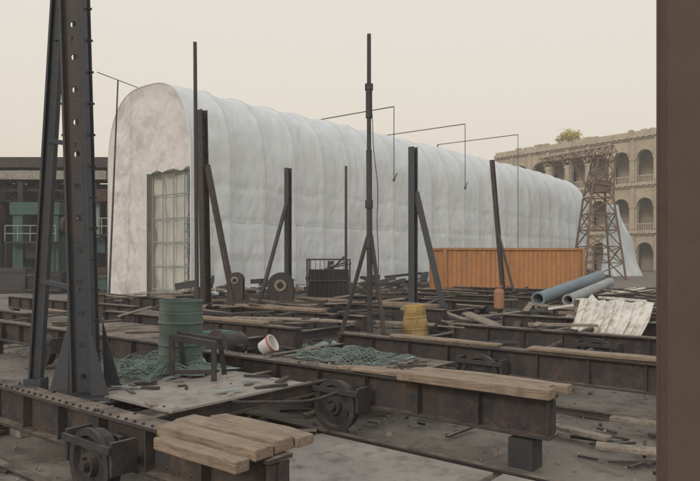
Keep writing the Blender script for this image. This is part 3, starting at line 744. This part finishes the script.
def press(x,y,w,h,m,m2):
    mb=MB('workshop_machine'); c=V3((x,y,0))
    mb.obox(c+Z*.3,V3((w/2,0,0)),V3((0,1,0)),Z*.3,M_steel2)
    for s in(-1,1): mb.obox(c+V3((s*w*.36,0,h*.5)),V3((w*.1,0,0)),V3((0,.6,0)),Z*(h*.5-.3),m)
    mb.obox(c+Z*(h-.25),V3((w/2,0,0)),V3((0,.75,0)),Z*.4,m); mb.obox(c+Z*(h*.45),V3((w*.22,0,0)),V3((0,.5,0)),Z*.5,m2)
    mb.cyl(c+V3((w*.5,-.2,h*.75)),c+V3((w*.5+.25,-.2,h*.75)),.6,m2,n=24); mb.cyl(c+Z*(h*.5),c+Z*(h-.6),.14,M_pgrey,n=12)
    # platform with railings
    for s in(0,1,2,3,4): mb.cyl(c+V3((-w/2+w*s/4,-1.3,h*.55)),c+V3((-w/2+w*s/4,-1.3,h*.55+1.05)),.03,M_pgrey,n=6)
    for q in(.55,1.05): mb.cyl(c+V3((-w/2,-1.3,h*.55+q)),c+V3((w/2,-1.3,h*.55+q)),.03,M_pgrey,n=6)
    mb.obox(c+V3((0,-1.1,h*.55)),V3((w/2,0,0)),V3((0,.3,0)),Z*.05,M_steel2)
    for s in(-1,1): mb.cyl(c+V3((s*w*.48,-1.3,0)),c+V3((s*w*.48,-1.3,h*.55)),.05,M_steel2,n=8)
    mb.done()
press(-16.2,42.5,2.8,6.2,M_red,M_teal); press(-20.2,43,3.2,5.4,M_teal,M_steel2); press(-24.6,43,3.4,6.4,M_post,M_red); press(-29,43,3.0,5.0,M_teal,M_postb)
mb=MB('stacked_crates')
for (x,y,z,sx,sy,sz,m) in ((-14.6,39,.7,.8,.8,.7,M_red),(-17.3,38,.6,.9,.8,.6,M_dark),(-19.5,38.5,.7,.8,.8,.7,M_post),(-14.0,37.0,.5,.5,.5,.5,M_teal),(-22.5,38,.8,1.1,.8,.8,M_steel2)):
    mb.obox(V3((x,y,z)),V3((sx,.1,0)),V3((-.1,sy,0)),Z*sz,m)
    for s in(-1,1): mb.obox(V3((x,y-sy-.03,z+s*sz*.7)),V3((sx,.1,0)),V3((0,.03,0)),Z*.07,M_postb)
mb.done(.01)
# ---------------------------------------------------------------- column at the right edge, close by
mb=MB('steel_column'); c=V3((1.205+.16,2.55,0))
mb.ibeam(c,c+Z*5.2,.10,.32,M_column,tf=.018,tw=.012,up=V3((0,1,0)))
mb.obox(c+Z*.02,V3((.22,0,0)),V3((0,.22,0)),Z*.02,M_column); mb.obox(c+Z*2.6-V3((.152,0,0)),V3((.004,0,0)),V3((0,.031,0)),Z*2.55,M_column)
mb.done(.004)
# ---------------------------------------------------------------- hazy air over the yard
mb=MB('haze'); hm=bpy.data.materials.new('hazy_air'); hm.use_nodes=True; N=hm.node_tree.nodes; N.remove(N['Principled BSDF'])
vsn=N.new('ShaderNodeVolumeScatter'); vsn.inputs['Density'].default_value=.0019; vsn.inputs['Color'].default_value=(.985,.95,.91,1); vsn.inputs['Anisotropy'].default_value=.2
hm.node_tree.links.new(vsn.outputs[0],N['Material Output'].inputs['Volume'])
mb.obox(V3((0,80,14)),V3((130,0,0)),V3((0,110,0)),Z*18,hm); mb.done()
# ---------------------------------------------------------------- world, sun, camera
w=bpy.data.worlds.new('World'); scene.world=w; w.use_nodes=True; nt=w.node_tree; N=nt.nodes; L=nt.links
bg=N['Background']; bg.inputs[1].default_value=.132
sky=N.new('ShaderNodeTexSky'); sky.sky_type='NISHITA'; sky.sun_disc=False
el=math.radians(26); sunaz=math.radians(-152)
sky.sun_elevation=el; sky.sun_rotation=sunaz; sky.dust_density=6; sky.air_density=1.2; sky.altitude=0
tc=N.new('ShaderNodeTexCoord'); sp=N.new('ShaderNodeSeparateXYZ'); L.new(tc.outputs['Generated'],sp.inputs[0])
rp=N.new('ShaderNodeValToRGB'); e=rp.color_ramp.elements; e[0].position=0; e[0].color=(.74,.635,.50,1); e[1].position=.65; e[1].color=(.66,.655,.65,1)
x=rp.color_ramp.elements.new(.28); x.color=(.69,.63,.545,1)
L.new(sp.outputs[2],rp.inputs[0])
ml=N.new('ShaderNodeVectorMath'); ml.operation='SCALE'; ml.inputs['Scale'].default_value=10; L.new(rp.outputs[0],ml.inputs[0])
mx=N.new('ShaderNodeMixRGB'); mx.inputs[0].default_value=.9; L.new(sky.outputs[0],mx.inputs[1]); L.new(ml.outputs[0],mx.inputs[2]); L.new(mx.outputs[0],bg.inputs[0])
sd=bpy.data.lights.new('sun','SUN'); sd.energy=.95; sd.angle=math.radians(10); sd.color=(1,.93,.85); so=bpy.data.objects.new('sun',sd); scene.collection.objects.link(so)
dirv=V3((math.sin(sunaz)*math.cos(el),math.cos(sunaz)*math.cos(el),math.sin(el)))
so.rotation_euler=dirv.to_track_quat('Z','Y').to_euler()
cd=bpy.data.cameras.new('camera'); cam=bpy.data.objects.new('camera',cd); scene.collection.objects.link(cam); scene.camera=cam
cam.location=(0,0,H); cam.rotation_euler=(math.radians(90),0,0); cd.sensor_width=36; cd.lens=F/700*36; cd.shift_y=(HOR-240.5)/700; cd.clip_end=4000; cd.clip_start=.05
scene.view_settings.view_transform='Standard'; scene.view_settings.look='None'; scene.view_settings.exposure=0
